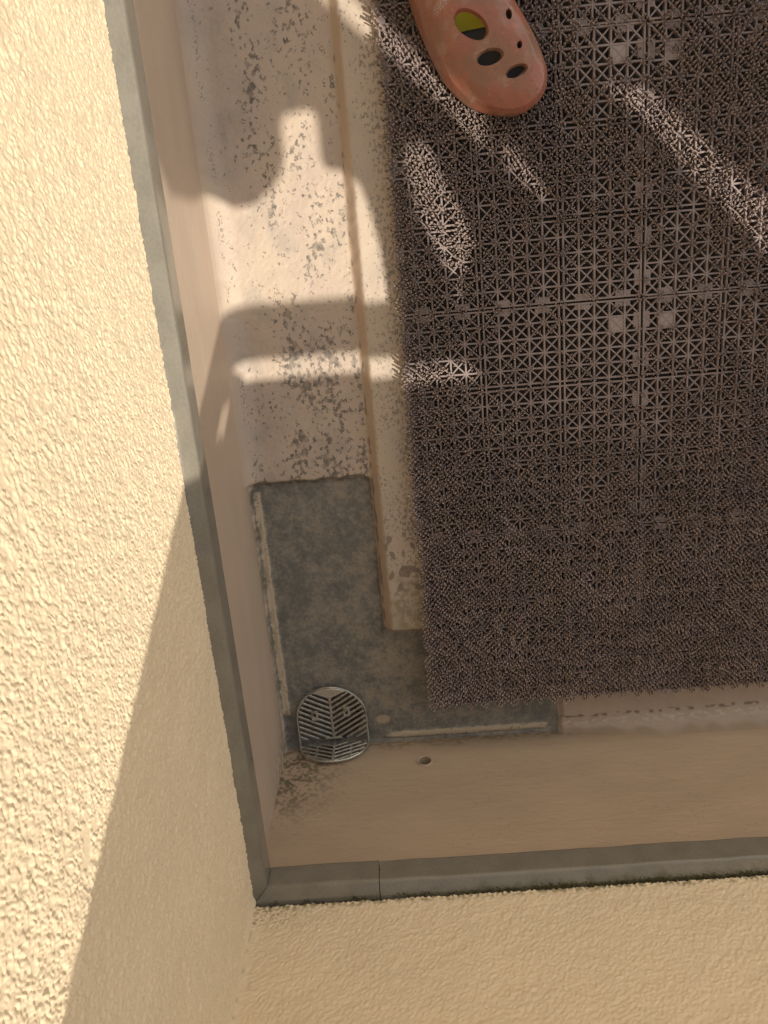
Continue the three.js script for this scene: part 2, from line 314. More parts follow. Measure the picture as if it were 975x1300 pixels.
// parapet, in shade: face at z = 0
const PAR_TOP = 1.152;
{
  const w = thing('parapet_wall', 'cream stucco parapet in shade with drain and weep hole at its foot', 'wall');
  const face = grid(span(0.0005, 0.86, 0.0012), span(0.3095, 0.56, 0.0012), (x, y, i, j) => {
    const h = stuccoH(x + 5, y * 1.2, 0.00165, 3);
    const yy = j === 0 ? y + 0.0016 * N[2](x * 190, 8) - 0.0006 : y;
    const soft = sst(0, 0.012, x);
    const v = 1 + 0.05 * fbm(2, x * 7, y * 7, 2) + 0.03 * N[5](x * 500, y * 500);
    let c = [WALL[0] * v, WALL[1] * v, WALL[2] * v];
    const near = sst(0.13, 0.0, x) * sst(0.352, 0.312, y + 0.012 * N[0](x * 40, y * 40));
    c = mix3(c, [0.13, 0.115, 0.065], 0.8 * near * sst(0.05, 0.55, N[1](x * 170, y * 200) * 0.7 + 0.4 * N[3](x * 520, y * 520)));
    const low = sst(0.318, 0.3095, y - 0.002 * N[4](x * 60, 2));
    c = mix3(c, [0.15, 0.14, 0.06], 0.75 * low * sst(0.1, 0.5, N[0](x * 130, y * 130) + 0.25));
    const line = Math.exp(-((x / 0.004) ** 2));
    c = mix3(c, [0.2, 0.16, 0.09], 0.5 * line * sst(0, 0.5, N[2](y * 90, 5)));
    return [x, yy, -h * (0.4 + 0.6 * soft) - (1 - soft) * 0.002, x, y, ...c];
  }, true);
  mesh('stucco_face', face, stuccoNear, w);
  mesh('upper_face', uvMetres(bx(0.0012, 2.2, 0.56, PAR_TOP, -0.0008, 0.012)), stuccoPlain, w);
  mesh('end_face', uvMetres(bx(0.86, 2.2, 0.3095, 0.5598, -0.0008, 0.012)), stuccoPlain, w);
  mesh('core', bx(0, 2.2, 0.31, PAR_TOP, 0.0125, 0.14), std([0.4, 0.36, 0.3], 0.9), w);
  mesh('core_foot', bx(0, 2.2, -0.06, 0.309, 0.075, 0.14), std([0.30, 0.26, 0.2], 0.9), w);
  mesh('coping', rbx(0.021, 2.2, PAR_TOP + 0.001, PAR_TOP + 0.006, -0.001, 0.155, 0.002), metal, w);
  // upstand with the drain mouth and the weep hole cut through
  const s = new THREE.Shape(); s.moveTo(0, -0.03); s.lineTo(0.92, -0.03); s.lineTo(0.92, 0.29); s.lineTo(0, 0.29); s.closePath();
  const weep = new THREE.Path(); weep.absellipse(0.2137, 0.052, 0.0100, 0.0100, 0, Math.PI * 2, true); s.holes.push(weep);
  const mouth = new THREE.Path(); mouth.moveTo(DRAIN.x - 0.040, -0.02); mouth.lineTo(DRAIN.x + 0.040, -0.02); mouth.lineTo(DRAIN.x + 0.040, 0.010); mouth.absellipse(DRAIN.x, 0.010, 0.040, 0.026, 0, Math.PI, false); mouth.closePath(); s.holes.push(mouth);
  const g = new THREE.ExtrudeGeometry(s, { depth: 0.006, bevelEnabled: false, curveSegments: 28 });
  const p = g.attributes.position, u = g.attributes.uv; for (let i = 0; i < p.count; i++) u.setXY(i, p.getX(i) / 0.92, clamp((p.getY(i) + 0.03) / 0.32));
  const tex = colourTex(1100, 400, (uu, v) => {
    const x = uu * 0.92, y = -0.03 + v * 0.32;
    let c = [0.47, 0.352, 0.245].map(k => k * (1 + 0.09 * fbm(1, x * 5, y * 12, 3) + 0.02 * N[4](x * 120, y * 300)));
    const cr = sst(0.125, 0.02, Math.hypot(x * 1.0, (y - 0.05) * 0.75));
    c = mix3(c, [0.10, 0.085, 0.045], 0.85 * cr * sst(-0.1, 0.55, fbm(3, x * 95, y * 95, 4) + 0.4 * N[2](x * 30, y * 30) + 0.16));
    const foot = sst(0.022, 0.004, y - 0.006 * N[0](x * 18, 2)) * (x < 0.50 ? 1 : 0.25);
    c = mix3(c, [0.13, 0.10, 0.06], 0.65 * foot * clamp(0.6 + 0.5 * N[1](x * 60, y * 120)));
    const st = sst(0.6, 0.85, N[5](x * 130, y * 130)) * 0.35; c = mix3(c, [0.2, 0.15, 0.09], st * sst(0.25, 0.7, N[2](x * 14, y * 14)));
    return c;
  });
  mesh('upstand', g, new THREE.MeshStandardMaterial({ map: tex, roughness: 0.5, bumpMap: frpBump, bumpScale: 0.0006 }), w);
  mesh('upstand_end', bx(0.92, 2.2, -0.03, 0.29, 0, 0.006), std([0.47, 0.352, 0.245], 0.5), w);
  const pipe = new THREE.CylinderGeometry(0.0101, 0.0101, 0.06, 24, 1, true); pipe.rotateX(Math.PI / 2); pipe.translate(0.2137, 0.052, 0.0362);
  mesh('weep_pipe', pipe, std([0.42, 0.34, 0.25], 0.7, { side: THREE.DoubleSide }), w);
  const ring = new THREE.TorusGeometry(0.0108, 0.0014, 10, 32); ring.scale(1, 1, 1.1); ring.translate(0.2137, 0.052, -0.0004);
  mesh('weep_collar', ring, std([0.44, 0.34, 0.24], 0.6), w);
  mesh('drip_flashing', flashing('x', 0, 0.1492, true, false), flashMetal, w);
  mesh('drip_flashing', flashing('x', 0.1502, 2.2, false, false, 0.0008), flashMetal, w);
  // moss along the top of the flashing
  const mg = new THREE.IcosahedronGeometry(1, 1), R = rng(5), cnt = 1100;
  const moss = new THREE.InstancedMesh(mg, std([1, 1, 1], 1), cnt), m4 = new THREE.Matrix4(), q = new THREE.Quaternion(), e = new THREE.Euler(), col = new THREE.Color();
  let k = 0; while (k < cnt) {
    const x = 0.004 + R() * 0.85, dens = 0.08 + 0.55 * sst(0.12, 0.5, x) + 0.5 * N[0](x * 24, 3);
    if (R() > dens) continue;
    const o = -0.001 + 0.0045 * R() * R(), y = 0.3036 - o * 0.62 + 0.0006 * R(), r = 0.0003 + 0.0006 * R();
    m4.compose(new THREE.Vector3(x, y, -o - 0.0005), q.setFromEuler(e.set(R() * 6, R() * 6, R() * 6)), new THREE.Vector3(r * (0.8 + R()), r * 0.7, r)); moss.setMatrixAt(k, m4);
    const d = R(); col.setRGB(0.05 + 0.05 * d, 0.043 + 0.04 * d, 0.014 + 0.012 * d); moss.setColorAt(k, col); k++;
  }
  moss.name = 'moss'; moss.userData.kind = 'stuff'; shade(moss); w.add(moss);
}

// ---------------------------------------------------------------- drain strainer, folded from floor to wall
{
  const t = thing('drain_strainer', 'grey metal herringbone drain strainer folded up the wall in the corner', 'drain', [DRAIN.x, 0.0, DRAIN.z]);
  const m = std([0.58, 0.56, 0.50], 0.42, { metalness: 0.6 }); m.roughnessMap = metalTone;
  m.map = colourTex(256, 256, (u, v) => mix3([1, 1, 1], [0.30, 0.26, 0.20], 0.75 * sst(-0.1, 0.6, fbm(2, u * 5, v * 5, 4) * 1.4 + 0.12)));
  m.map.wrapS = m.map.wrapT = THREE.RepeatWrapping;
  const r = DRAIN.r, foldZ = 0.036, y0 = -0.0012;     // local z of the fold line
  const wallH = 0.046, hw = DRAIN.r;
  // place a point of the flattened strainer: d <= foldZ lies on the floor, beyond it climbs the wall
  const place = (x, d, lift) => d <= foldZ ? [x, y0 + lift, d] : [x, y0 + 0.002 + (d - foldZ), foldZ + 0.009 - lift - 0.0 * d];
  const bar = (ax, ad, bx_, bd, w, h, name) => {
    const A = new THREE.Vector3(...place(ax, ad, h / 2)), B = new THREE.Vector3(...place(bx_, bd, h / 2));
    const L = A.distanceTo(B); if (L < 0.004) return;
    const g = new RoundedBoxGeometry(L, h, w, 1, Math.min(w, h) * 0.25);
    const dir = B.clone().sub(A).normalize(), up = ad > foldZ ? new THREE.Vector3(0, 0, -1) : new THREE.Vector3(0, 1, 0);
    const side = new THREE.Vector3().crossVectors(dir, up).normalize();
    g.applyMatrix4(new THREE.Matrix4().makeBasis(dir, up, side)); g.translate((A.x + B.x) / 2, (A.y + B.y) / 2, (A.z + B.z) / 2);
    return mesh(name, g, m, t);
  };
  const xr = d => d > 0 ? r : Math.sqrt(Math.max(0, r * r - d * d));
  const xw = d => hw * Math.sqrt(Math.max(0, 1 - ((d - foldZ) / wallH) ** 2)) ;
  const clip = (s, d0, slope, lim) => { let x = 0; const inside = (x) => { const d = d0 + slope * x; return d > lim[0] && d < lim[1] && x < (d <= foldZ ? xr(d) : xw(d)) - 0.001; }; while (inside(x + 0.0005)) x += 0.0005; return x; };
  const R = rng(9);
  // floor half: bars fall from the rim towards the spine
  for (let k = 0; k < 12; k++) for (const s of [-1, 1]) {
    const d0 = -0.036 + k * 0.0092, slope = s < 0 ? -0.52 : -0.60;
    // start at the spine (or where the bar leaves the fold) and run outward
    let xs = 0.0015; while (d0 + slope * xs > foldZ - 0.001 && xs < r) xs += 0.0005;
    const f = (x) => { const d = d0 + slope * x; return x < xr(Math.min(foldZ, Math.max(-r, d))) - 0.0012 && d > -r; };
    let xe = xs; while (f(xe + 0.0005)) xe += 0.0005;
    if (xe - xs > 0.006) bar(s * xs, d0 + slope * xs, s * xe, d0 + slope * xe, 0.0036, 0.0034, 'slat').position.y += 0.0004 * (R() - 0.5);
  }
  // wall half: bars fall outward from the spine
  for (let k = 0; k < 6; k++) for (const s of [-1, 1]) {
    const d0 = foldZ + 0.010 + k * 0.0090, slope = -0.42;
    let xs = 0.0015, xe = xs; const f = x => { const d = d0 + slope * x; return d > foldZ + 0.0015 && x < xw(d) - 0.0015; };
    while (f(xe + 0.0005)) xe += 0.0005;
    if (xe - xs > 0.006) bar(s * xs, d0 + slope * xs, s * xe, d0 + slope * xe, 0.0034, 0.0032, 'slat');
  }
  bar(0, -0.040, 0, foldZ - 0.0005, 0.0042, 0.0042, 'spine');
  bar(0, foldZ + 0.001, 0, foldZ + wallH - 0.002, 0.0042, 0.004, 'spine');
  bar(-0.013, foldZ - 0.002, 0.013, foldZ - 0.002, 0.0036, 0.0040, 'fold_bar');
  for (const s of [-1, 1]) bar(s * 0.026, foldZ + 0.002, s * 0.026, foldZ + wallH * 0.72, 0.003, 0.002, 'stay');
  // rim
  const rimPts = [];
  rimPts.push(new THREE.Vector3(r, y0 + 0.0012, foldZ + 0.008), new THREE.Vector3(r, y0 + 0.0012, foldZ * 0.5));
  for (let i = 0; i <= 40; i++) { const a = Math.PI / 2 + Math.PI * i / 40; rimPts.push(new THREE.Vector3(r * Math.sin(a), y0 + 0.0012, r * Math.cos(a))); }
  rimPts.push(new THREE.Vector3(-r, y0 + 0.0012, foldZ * 0.5), new THREE.Vector3(-r, y0 + 0.0012, foldZ + 0.008));
  mesh('rim', new THREE.TubeGeometry(new THREE.CatmullRomCurve3(rimPts), 96, 0.0019, 8, false), m, t);
  const rim2 = []; for (let i = 0; i <= 32; i++) { const a = Math.PI * i / 32; rim2.push(new THREE.Vector3(hw * Math.cos(a), y0 + 0.002 + wallH * Math.sin(a), foldZ + 0.0082)); }
  mesh('rim', new THREE.TubeGeometry(new THREE.CatmullRomCurve3(rim2), 64, 0.0019, 8, false), m, t);
  // solid crown of the rim, and two keyed plates
  const cs = new THREE.Shape(); const cr = r - 0.001, ca = 0.48; cs.moveTo(0, 0.036); cs.lineTo(-cr * Math.sin(ca), cr * Math.cos(ca)); cs.absarc(0, 0, cr, Math.PI / 2 + ca, Math.PI / 2 - ca, true); cs.closePath();
  const cg = new THREE.ExtrudeGeometry(cs, { depth: 0.003, bevelEnabled: true, bevelSize: 0.0005, bevelThickness: 0.0005, bevelSegments: 1 }); cg.rotateX(-Math.PI / 2); cg.translate(0, y0 + 0.0002, 0);
  mesh('crown_plate', cg, m, t);
  for (const [x, d] of [[-0.025, -0.008], [0.024, -0.012]]) {
    const ks = new THREE.Shape(); ks.moveTo(-0.005, -0.008); ks.lineTo(0.005, -0.008); ks.lineTo(0.005, 0.008); ks.lineTo(-0.005, 0.008); ks.closePath();
    const hole = new THREE.Path(); hole.moveTo(-0.0022, -0.005); hole.lineTo(0.0022, -0.005); hole.lineTo(0.0022, 0.005); hole.lineTo(-0.0022, 0.005); hole.closePath(); ks.holes.push(hole);
    const kg = new THREE.ExtrudeGeometry(ks, { depth: 0.0024, bevelEnabled: false }); kg.rotateX(-Math.PI / 2); kg.translate(x, y0 + 0.0026, d);
    mesh('key_plate', kg, m, t);
  }
}

// ---------------------------------------------------------------- turf tiles
const TILE = 0.2992, CELL = 0.01893, GAP = 0.006, RIM = 0.0016;
const line = [];                                           // cell boundaries along one side of a tile
{ let p = RIM; for (let s = 0; s < 3; s++) { for (let k = 0; k <= 5; k++) { line.push([p, s]); if (k < 5) p += CELL; } p += GAP; } }
const turfMat = std([0.34, 0.275, 0.25], 0.6), latticeMat = std([0.29, 0.228, 0.210], 0.65);
const bladeMat = std([1, 1, 1], 0.55);
const RIB = 0.0021, RIBH = 0.0105;
function latticeGeo(depthCut) {
  const parts = [], rib = (ax, az, bx_, bz, w = RIB, h = RIBH, top = 0) => {
    const L = Math.hypot(bx_ - ax, bz - az), g = new THREE.BoxGeometry(L, h, w); g.rotateY(-Math.atan2(bz - az, bx_ - ax)); g.translate((ax + bx_) / 2, top - h / 2, (az + bz) / 2); parts.push(g);
  };
  const zmax = depthCut, ls = line.filter(([p]) => p < zmax + 1e-4), zend = ls[ls.length - 1][0], xend = line[line.length - 1][0];
  line.forEach(([p], i) => rib(p, RIM, p, zend, RIB, RIBH, -0.0002 - 0.00005 * (i % 2)));
  ls.forEach(([p], i) => rib(RIM, p, xend, p, RIB, RIBH, -0.0006 - 0.00005 * (i % 2)));
  for (let i = 0; i + 1 < line.length; i++) for (let j = 0; j + 1 < ls.length; j++) {
    const dx = line[i + 1][0] - line[i][0], dz = ls[j + 1][0] - ls[j][0];
    if (dx < 0.01 && dz < 0.01) continue;
    if (dx < 0.01 || dz < 0.01) { continue; }
    rib(line[i][0], ls[j][0], line[i + 1][0], ls[j + 1][0], RIB * 0.8, RIBH * 0.8, -0.0010);
    rib(line[i][0], ls[j + 1][0], line[i + 1][0], ls[j][0], RIB * 0.8, RIBH * 0.8, -0.0013);
  }
  // ties across the double ribs
  for (let i = 0; i + 1 < line.length; i++) if (line[i + 1][0] - line[i][0] < 0.01) for (const [p] of ls) rib(line[i][0], p, line[i + 1][0], p, RIB, RIBH * 0.9, -0.0015);
  for (let j = 0; j + 1 < ls.length; j++) if (ls[j + 1][0] - ls[j][0] < 0.01) for (const [p] of line) rib(p, ls[j][0], p, ls[j + 1][0], RIB, RIBH * 0.9, -0.0017);
  const feet = new THREE.CylinderGeometry(0.003, 0.0035, 0.0065, 8, 1);
  for (let i = 2; i < line.length; i += 5) for (let j = 2; j < ls.length; j += 5) { const f = feet.clone(); f.translate(line[i][0], -0.0118, ls[j][0]); parts.push(f); }
  return mergeGeometries(parts.map(g => g.index ? g.toNonIndexed() : g));
}
function tuftGeo(seed, n) {        // a ring of stiff blades, each a strip bent to a C in plan
  const R = rng(seed), P = [], I = [];
  for (let k = 0; k < n; k++) {
    const a = 2 * Math.PI * (k + 0.18 * R()) / n, r0 = (k % 3 === 0 ? 0.0016 : 0.0040) + 0.0007 * R(), h = 0.0092 + 0.0016 * R(), lean = 0.0002 + 0.0008 * R(), cr = 0.0015 + 0.0003 * R(), th = 0.00050;
    const face = a + (k % 2 ? 0 : Math.PI) + (R() - 0.5) * 0.6, open = 1.15 + 0.25 * R(), nb = 4, lev = 3, base = P.length / 3, row = (nb + 1) * 2;
    for (let l = 0; l < lev; l++) {
      const t = l / (lev - 1), cx = Math.cos(a) * (r0 + lean * t * t), cz = Math.sin(a) * (r0 + lean * t * t), sc = 1 - 0.16 * t;
      for (let i = 0; i <= nb; i++) {
        const b = face - open + 2 * open * i / nb;
        for (const rr of [cr, cr - th]) P.push(cx + Math.cos(b) * rr * sc - Math.cos(face) * cr * 0.6, h * t - 0.0012 * t * (1 - Math.cos(b - face)), cz + Math.sin(b) * rr * sc - Math.sin(face) * cr * 0.6);
      }
    }
    for (let l = 0; l < lev - 1; l++) for (let i = 0; i < nb; i++) for (const o of [0, 1]) { const p = base + l * row + i * 2 + o, q = p + 2, u = p + row, v = q + row; I.push(p, u, q, q, u, v); }
    for (let i = 0; i < nb; i++) { const p = base + (lev - 1) * row + i * 2; I.push(p, p + 1, p + 2, p + 2, p + 1, p + 3); }
    for (const i of [0, nb]) for (let l = 0; l < lev - 1; l++) { const p = base + l * row + i * 2; I.push(p, p + 1, p + row, p + 1, p + row + 1, p + row); }
  }
  let g = new THREE.BufferGeometry(); g.setAttribute('position', new THREE.Float32BufferAttribute(P, 3)); g.setIndex(I); g = toCreasedNormals(g, 0.9); return g;
}
bladeMat.side = THREE.DoubleSide;
const tufts = [tuftGeo(3, 6), tuftGeo(4, 6), tuftGeo(8, 6)];
const padFull = new RoundedBoxGeometry(CELL * 0.98, 0.0035, CELL * 0.98, 1, 0.0006), padHalf = new RoundedBoxGeometry(CELL, 0.0034, 0.0082, 1, 0.0006), padSide = new RoundedBoxGeometry(0.0082, 0.0034, CELL, 1, 0.0006);
const latFull = latticeGeo(TILE);
const MATY = 0.0325;
let tileSeed = 100;
function turfTile(x, z, turn, CUT, label, worn) {
  const cut = CUT > 0;
  const t = thing('turf_tile', label, 'floor mat', [x, MATY, z], 'brown interlocking turf tiles on the deck');
  t.rotation.y = turn;
  mesh('lattice', cut ? latticeGeo(CUT) : latFull, latticeMat, t);
  const R = rng(tileSeed++), depth = cut ? CUT : TILE;
  const pad = (geo, px, pz, py = 0) => { const p = mesh('connector_pad', geo, geo === padFull ? turfMat : latticeMat, t); p.position.set(px, -0.0034 + py, pz); };
  for (let k = 0; k < 6; k++) {
    const c = TILE * (k + 0.5) / 6 + 0.002;
    pad(padHalf, c, 0.0050); if (!cut) pad(padHalf, c, TILE - 0.0050);
    if (c < depth - 0.012) { pad(padSide, 0.0050, c, 0.0001); pad(padSide, TILE - 0.0050, c, 0.0001); }
  }
  const cc = (i) => (line[i][0] + line[i + 1][0]) / 2, ids = [1, 15], rows = [1];
  for (const i of ids) for (const j of rows) if (worn(x + cc(i), z + cc(j)) > 0.2) pad(padFull, cc(i), cc(j), 0.0002);
  const pads = ids.flatMap(i => rows.map(j => [cc(i), cc(j)]));
  const spots = [];
  const ls = line.filter(([p]) => p < depth + 1e-4);
  for (let i = 0; i < line.length; i++) for (let j = 0; j < ls.length; j++) spots.push([line[i][0], ls[j][0], 1]);
  for (let i = 0; i + 1 < line.length; i++) for (let j = 0; j + 1 < ls.length; j++) {
    const dx = line[i + 1][0] - line[i][0], dz = ls[j + 1][0] - ls[j][0], wx = dx > 0.01, wz = dz > 0.01;
    if (wx && wz) spots.push([line[i][0] + dx / 2, ls[j][0] + dz / 2, 0]);
    const thick = 0.75 * (1 - 3.2 * worn(x + line[i][0], z + ls[j][0]));
    if (wx && R() < thick) spots.push([line[i][0] + dx / 2, ls[j][0], 0]);
    if (wz && R() < thick) spots.push([line[i][0], ls[j][0] + dz / 2, 0]);
  }
  const keep = spots.filter(([px, pz]) => {
    if (worn(x + px, z + pz) > 0.25 && pads.some(([a, b]) => Math.abs(a - px) < 0.007 && Math.abs(b - pz) < 0.007)) return false;
    const wx = x + px, wz = z + pz, wear = worn(wx, wz);
    return R() > wear * 0.85;
  });
  const by = [[], [], []]; keep.forEach(s => by[Math.floor(R() * 3)].push(s));
  by.forEach((list, v) => {
    const im = new THREE.InstancedMesh(tufts[v], bladeMat, list.length), m = new THREE.Matrix4(), sh = new THREE.Matrix4(), ro = new THREE.Matrix4(), c = new THREE.Color();
    list.forEach(([px, pz, node], i) => {
      const wx = x + px, wz = z + pz, wear = worn(wx, wz);
      let lx = -0.20 + 0.10 * N[0](wx * 9, wz * 9) + 0.10 * (R() - 0.5), lz = -0.05 + 0.10 * N[1](wx * 9, wz * 9) + 0.10 * (R() - 0.5);
      const hs = (0.80 + 0.3 * R()) * (1 - 0.75 * wear), ws = 0.95 + 0.15 * R();
      // splay at the free edges of the mat
      if (x < 0.4 && px < 0.008) lx -= 0.12;
      if (cut && pz > CUT - 0.022) lz += 0.05;
      sh.set(1, lx, 0, 0, 0, 1, 0, 0, 0, lz, 1, 0, 0, 0, 0, 1);
      ro.makeRotationY(Math.floor(R() * 4) * Math.PI / 2 + Math.PI / 4 + (R() - 0.5) * 0.8);
      m.makeTranslation(px + 0.0012 * (R() - 0.5), -0.0012, pz + 0.0012 * (R() - 0.5)).multiply(sh).multiply(new THREE.Matrix4().makeScale(ws, hs, ws)).multiply(ro);
      im.setMatrixAt(i, m);
      const k = 0.78 + 0.4 * R(), d = 0.5 + 0.5 * N[4](wx * 14, wz * 14);
      c.setRGB(lerp(0.40, 0.415, d) * k, lerp(0.310, 0.318, d) * k, lerp(0.292, 0.255, d) * k); im.setColorAt(i, c);
    });
    im.name = 'blades'; im.userData.kind = 'stuff'; shade(im); t.add(im);
  });
  return t;
}
const wear = (x, z) => 0.92 * Math.exp(-(((x - 0.48) / 0.15) ** 2) - (((z + 0.60) / 0.13) ** 2)) + 0.6 * Math.exp(-(((x - 0.50) / 0.06) ** 2) - (((z + 0.93) / 0.05) ** 2));
{
  const L = 0.2275, Rr = 0.5275;
  turfTile(L - 0.003, -1.2400, 0.000, 0, 'brown plastic turf tile under the heel of the sandal, beside the gutter', wear);
  turfTile(Rr - 0.002, -1.2400, 0.003, 0, 'brown plastic turf tile across the seam from the sandal heel', wear);
  turfTile(L - 0.001, -0.9400, 0.004, 0, 'brown plastic turf tile under the toe of the sandal', wear);
  turfTile(Rr, -0.9400, 0.004, 0, 'brown plastic turf tile crossed by one long thin band of sunlight', wear);
  turfTile(L, -0.6400, 0.002, 0, 'brown plastic turf tile with a short bar of sunlight by the gutter', wear);
  turfTile(Rr + 0.001, -0.6405, 0.004, 0, 'fully shaded brown turf tile with its lattice showing at one corner', wear);
  turfTile(L + 0.004, -0.3400, 0.004, 0.266, 'shaded brown turf tile overhanging the dirty pan near the drain', wear);
  turfTile(Rr + 0.004, -0.3405, 0.002, 0.278, 'shaded brown turf tile ending above the pale channel by the parapet', wear);
}

// ---------------------------------------------------------------- sandal
{
  const t = thing('clog_sandal', 'worn terracotta pink rubber clog with oval vent holes lying on turf', 'sandal', [0.372, 0.0385, -0.857]);
  t.rotation.y = 0.4335;
  // outline in (t = right, s = back from the toe)
  const ctl = [[0.004, -0.004], [0.024, -0.0045], [0.0405, 0.0035], [0.049, 0.017], [0.052, 0.040], [0.0512, 0.065], [0.047, 0.098], [0.043, 0.13], [0.041, 0.165], [0.040, 0.20], [0.036, 0.24], [0.022, 0.268], [0, 0.275], [-0.022, 0.268], [-0.037, 0.24], [-0.043, 0.20], [-0.049, 0.165], [-0.054, 0.13], [-0.0558, 0.0955], [-0.0535, 0.062], [-0.041, 0.030], [-0.016, 0.006]];
  const curve = new THREE.CatmullRomCurve3(ctl.map(([a, s]) => new THREE.Vector3(a, 0, -s)), true);
  const NA = 96, out = curve.getPoints(NA).slice(0, NA), cx = -0.001, cz = -0.115;
  const topH = s => 0.040 + 0.030 * sst(0.0, 0.15, s) - 0.012 * sst(0.16, 0.26, s);
  const solid = (rings) => {       // rings: [inset scale, fn(x, z) -> y]
    const P = [], I = [];
    for (const [k, fy] of rings) for (const p of out) { const x = cx + (p.x - cx) * k, z = cz + (p.z - cz) * (k + (k < 1 && k > 0.8 ? (1 - k) * 0.55 : 0)); P.push(x, fy(x, z), z); }
    for (let r = 0; r < rings.length - 1; r++) for (let i = 0; i < NA; i++) { const a = r * NA + i, b = r * NA + (i + 1) % NA, c = a + NA, d = b + NA; I.push(a, b, c, b, d, c); }
    const bc = P.length / 3; P.push(cx, rings[0][1](cx, cz), cz); for (let i = 0; i < NA; i++) I.push(bc, (i + 1) % NA, i);
    const tc = P.length / 3, lr = (rings.length - 1) * NA; P.push(cx, rings[rings.length - 1][1](cx, cz), cz); for (let i = 0; i < NA; i++) I.push(tc, lr + i, lr + (i + 1) % NA);
    const g = new THREE.BufferGeometry(); g.setAttribute('position', new THREE.Float32BufferAttribute(P, 3)); g.setIndex(I);
    g.setAttribute('uv', new THREE.Float32BufferAttribute(new Float32Array(P.length / 3 * 2), 2)); g.computeVertexNormals();
    // outward check
    g.computeBoundingBox(); return g;
  };
  const dome = (base, top, q) => (x, z) => base + (top(-z) - base) * Math.pow(Math.max(0, 1 - Math.pow(q, 3.0)), 0.55);
  const outerR = [[0.955, () => 0], [0.985, () => 0.0015], [1.0, () => 0.006], [1.0, () => 0.0165], [0.992, () => 0.0185], [0.985, () => 0.0192], [0.982, () => 0.0215]];
  for (const q of [0.985, 0.965, 0.94, 0.91, 0.87, 0.82, 0.76, 0.69, 0.61, 0.52, 0.42, 0.32, 0.22, 0.12]) outerR.push([0.982 * q, dome(0.0215, topH, q)]);
  const innerR = [[0.90, () => 0.0165], [0.905, () => 0.022]];
  for (const q of [0.97, 0.93, 0.88, 0.82, 0.74, 0.64, 0.52, 0.38, 0.22]) innerR.push([0.905 * q, dome(0.022, s => topH(s) - 0.0065, q)]);
  const og = solid(outerR), ig = solid(innerR);
  const body = new THREE.MeshStandardMaterial({ color: new THREE.Color().setRGB(0.40, 0.150, 0.090), roughness: 0.42 });
  const ev = new Evaluator(); ev.useGroups = false; ev.attributes = ['position', 'normal', 'uv'];
  const brush = g => { const b = new Brush(g, body); b.updateMatrixWorld(); return b; };
  let res = ev.evaluate(brush(og), brush(ig), SUBTRACTION);
  const opening = new THREE.CylinderGeometry(1, 1, 0.08, 40); opening.scale(0.037, 1, 0.068); opening.translate(-0.003, 0.062, -0.196);
  res = ev.evaluate(res, brush(opening), SUBTRACTION);
  const loc = (x, z) => { const dx = x - 0.372, dz = z + 0.857; return [0.907 * dx - 0.42 * dz, 0.42 * dx + 0.907 * dz]; };
  // vent holes: world x, z, half length, half width, turn
  for (const [x, z, a, b, turn] of [[0.3231, -0.9359, 0.0180, 0.0100, -0.52], [0.3422, -0.9076, 0.0170, 0.0084, 0.16], [0.3722, -0.8938, 0.0185, 0.0082, 0.28], [0.3628, -0.9451, 0.0035, 0.0050, 0.0], [0.3746, -0.9176, 0.0035, 0.0045, -0.3]]) {
    const [lx, lz] = loc(x, z); const c = new THREE.CylinderGeometry(1.85, 0.55, 0.06, 32); c.scale(a, 1, b); c.rotateY(turn - 0.4335); c.translate(lx, 0.062, lz); res = ev.evaluate(res, brush(c), SUBTRACTION);
  }
  const bg = toCreasedNormals(res.geometry, 0.75);
  const up = mesh('clog_body', bg, body, t);
  const bp = bg.attributes.position, bu = new Float32Array(bp.count * 2); for (let i = 0; i < bp.count; i++) { bu[2 * i] = bp.getX(i) / 0.3 + 0.5; bu[2 * i + 1] = -bp.getZ(i) / 0.3; } bg.setAttribute('uv', new THREE.BufferAttribute(bu, 2));
  body.color.setRGB(1, 1, 1);
  body.map = colourTex(768, 768, (u, v) => {
    const n = fbm(1, u * 6, v * 6, 4), f = N[3](u * 120, v * 120);
    let c = mix3([0.36, 0.128, 0.085], [0.265, 0.135, 0.085], clamp(0.5 + 1.2 * n));
    c = mix3(c, [0.38, 0.235, 0.175], 0.5 * sst(0.15, 0.6, fbm(4, u * 9 + 3, v * 9, 4)));
    c = mix3(c, [0.19, 0.10, 0.07], 0.35 * sst(0.1, 0.7, N[0](u * 45, v * 60) * 0.6 + 0.6 * fbm(2, u * 14, v * 14, 4)));
    c = mix3(c, [0.46, 0.33, 0.27], 0.6 * sst(0.80, 0.9, N[1](u * 24 + v * 60, v * 9 - u * 20)) * sst(0, 0.4, N[4](u * 7, v * 7)));
    const [sx, sz] = [u * 0.3 - 0.15, v * 0.3];     // scuff of rubbed-off print near the instep
    const sc = sst(0.006, 0.003, Math.abs(sz - 0.128 - 0.25 * (sx + 0.02)) ) * sst(0.018, 0.012, Math.abs(sx + 0.025)) * sst(-0.1, 0.4, N[5](u * 90, v * 300));
    c = mix3(c, [0.42, 0.38, 0.36], 0.8 * sc);
    return c.map(k => k * (1 + 0.03 * f));
  });
  body.roughnessMap = greyTex(256, 256, (u, v) => 0.85 + 0.3 * fbm(2, u * 8, v * 8, 3)); body.roughness = 0.38;
  // insole with its yellow print, seen through the vents
  const is = new THREE.Shape(out.map(p => new THREE.Vector2(cx + (p.x - cx) * 0.885, -(cz + (p.z - cz) * 0.90))));
  const isg = new THREE.ExtrudeGeometry(is, { depth: 0.003, bevelEnabled: false }); isg.rotateX(-Math.PI / 2); isg.translate(0, 0.0166, 0);
  const insole = mesh('insole', isg, std([0.10, 0.10, 0.10], 0.7), t);
  const [yx, yz] = loc(0.317, -0.9535);
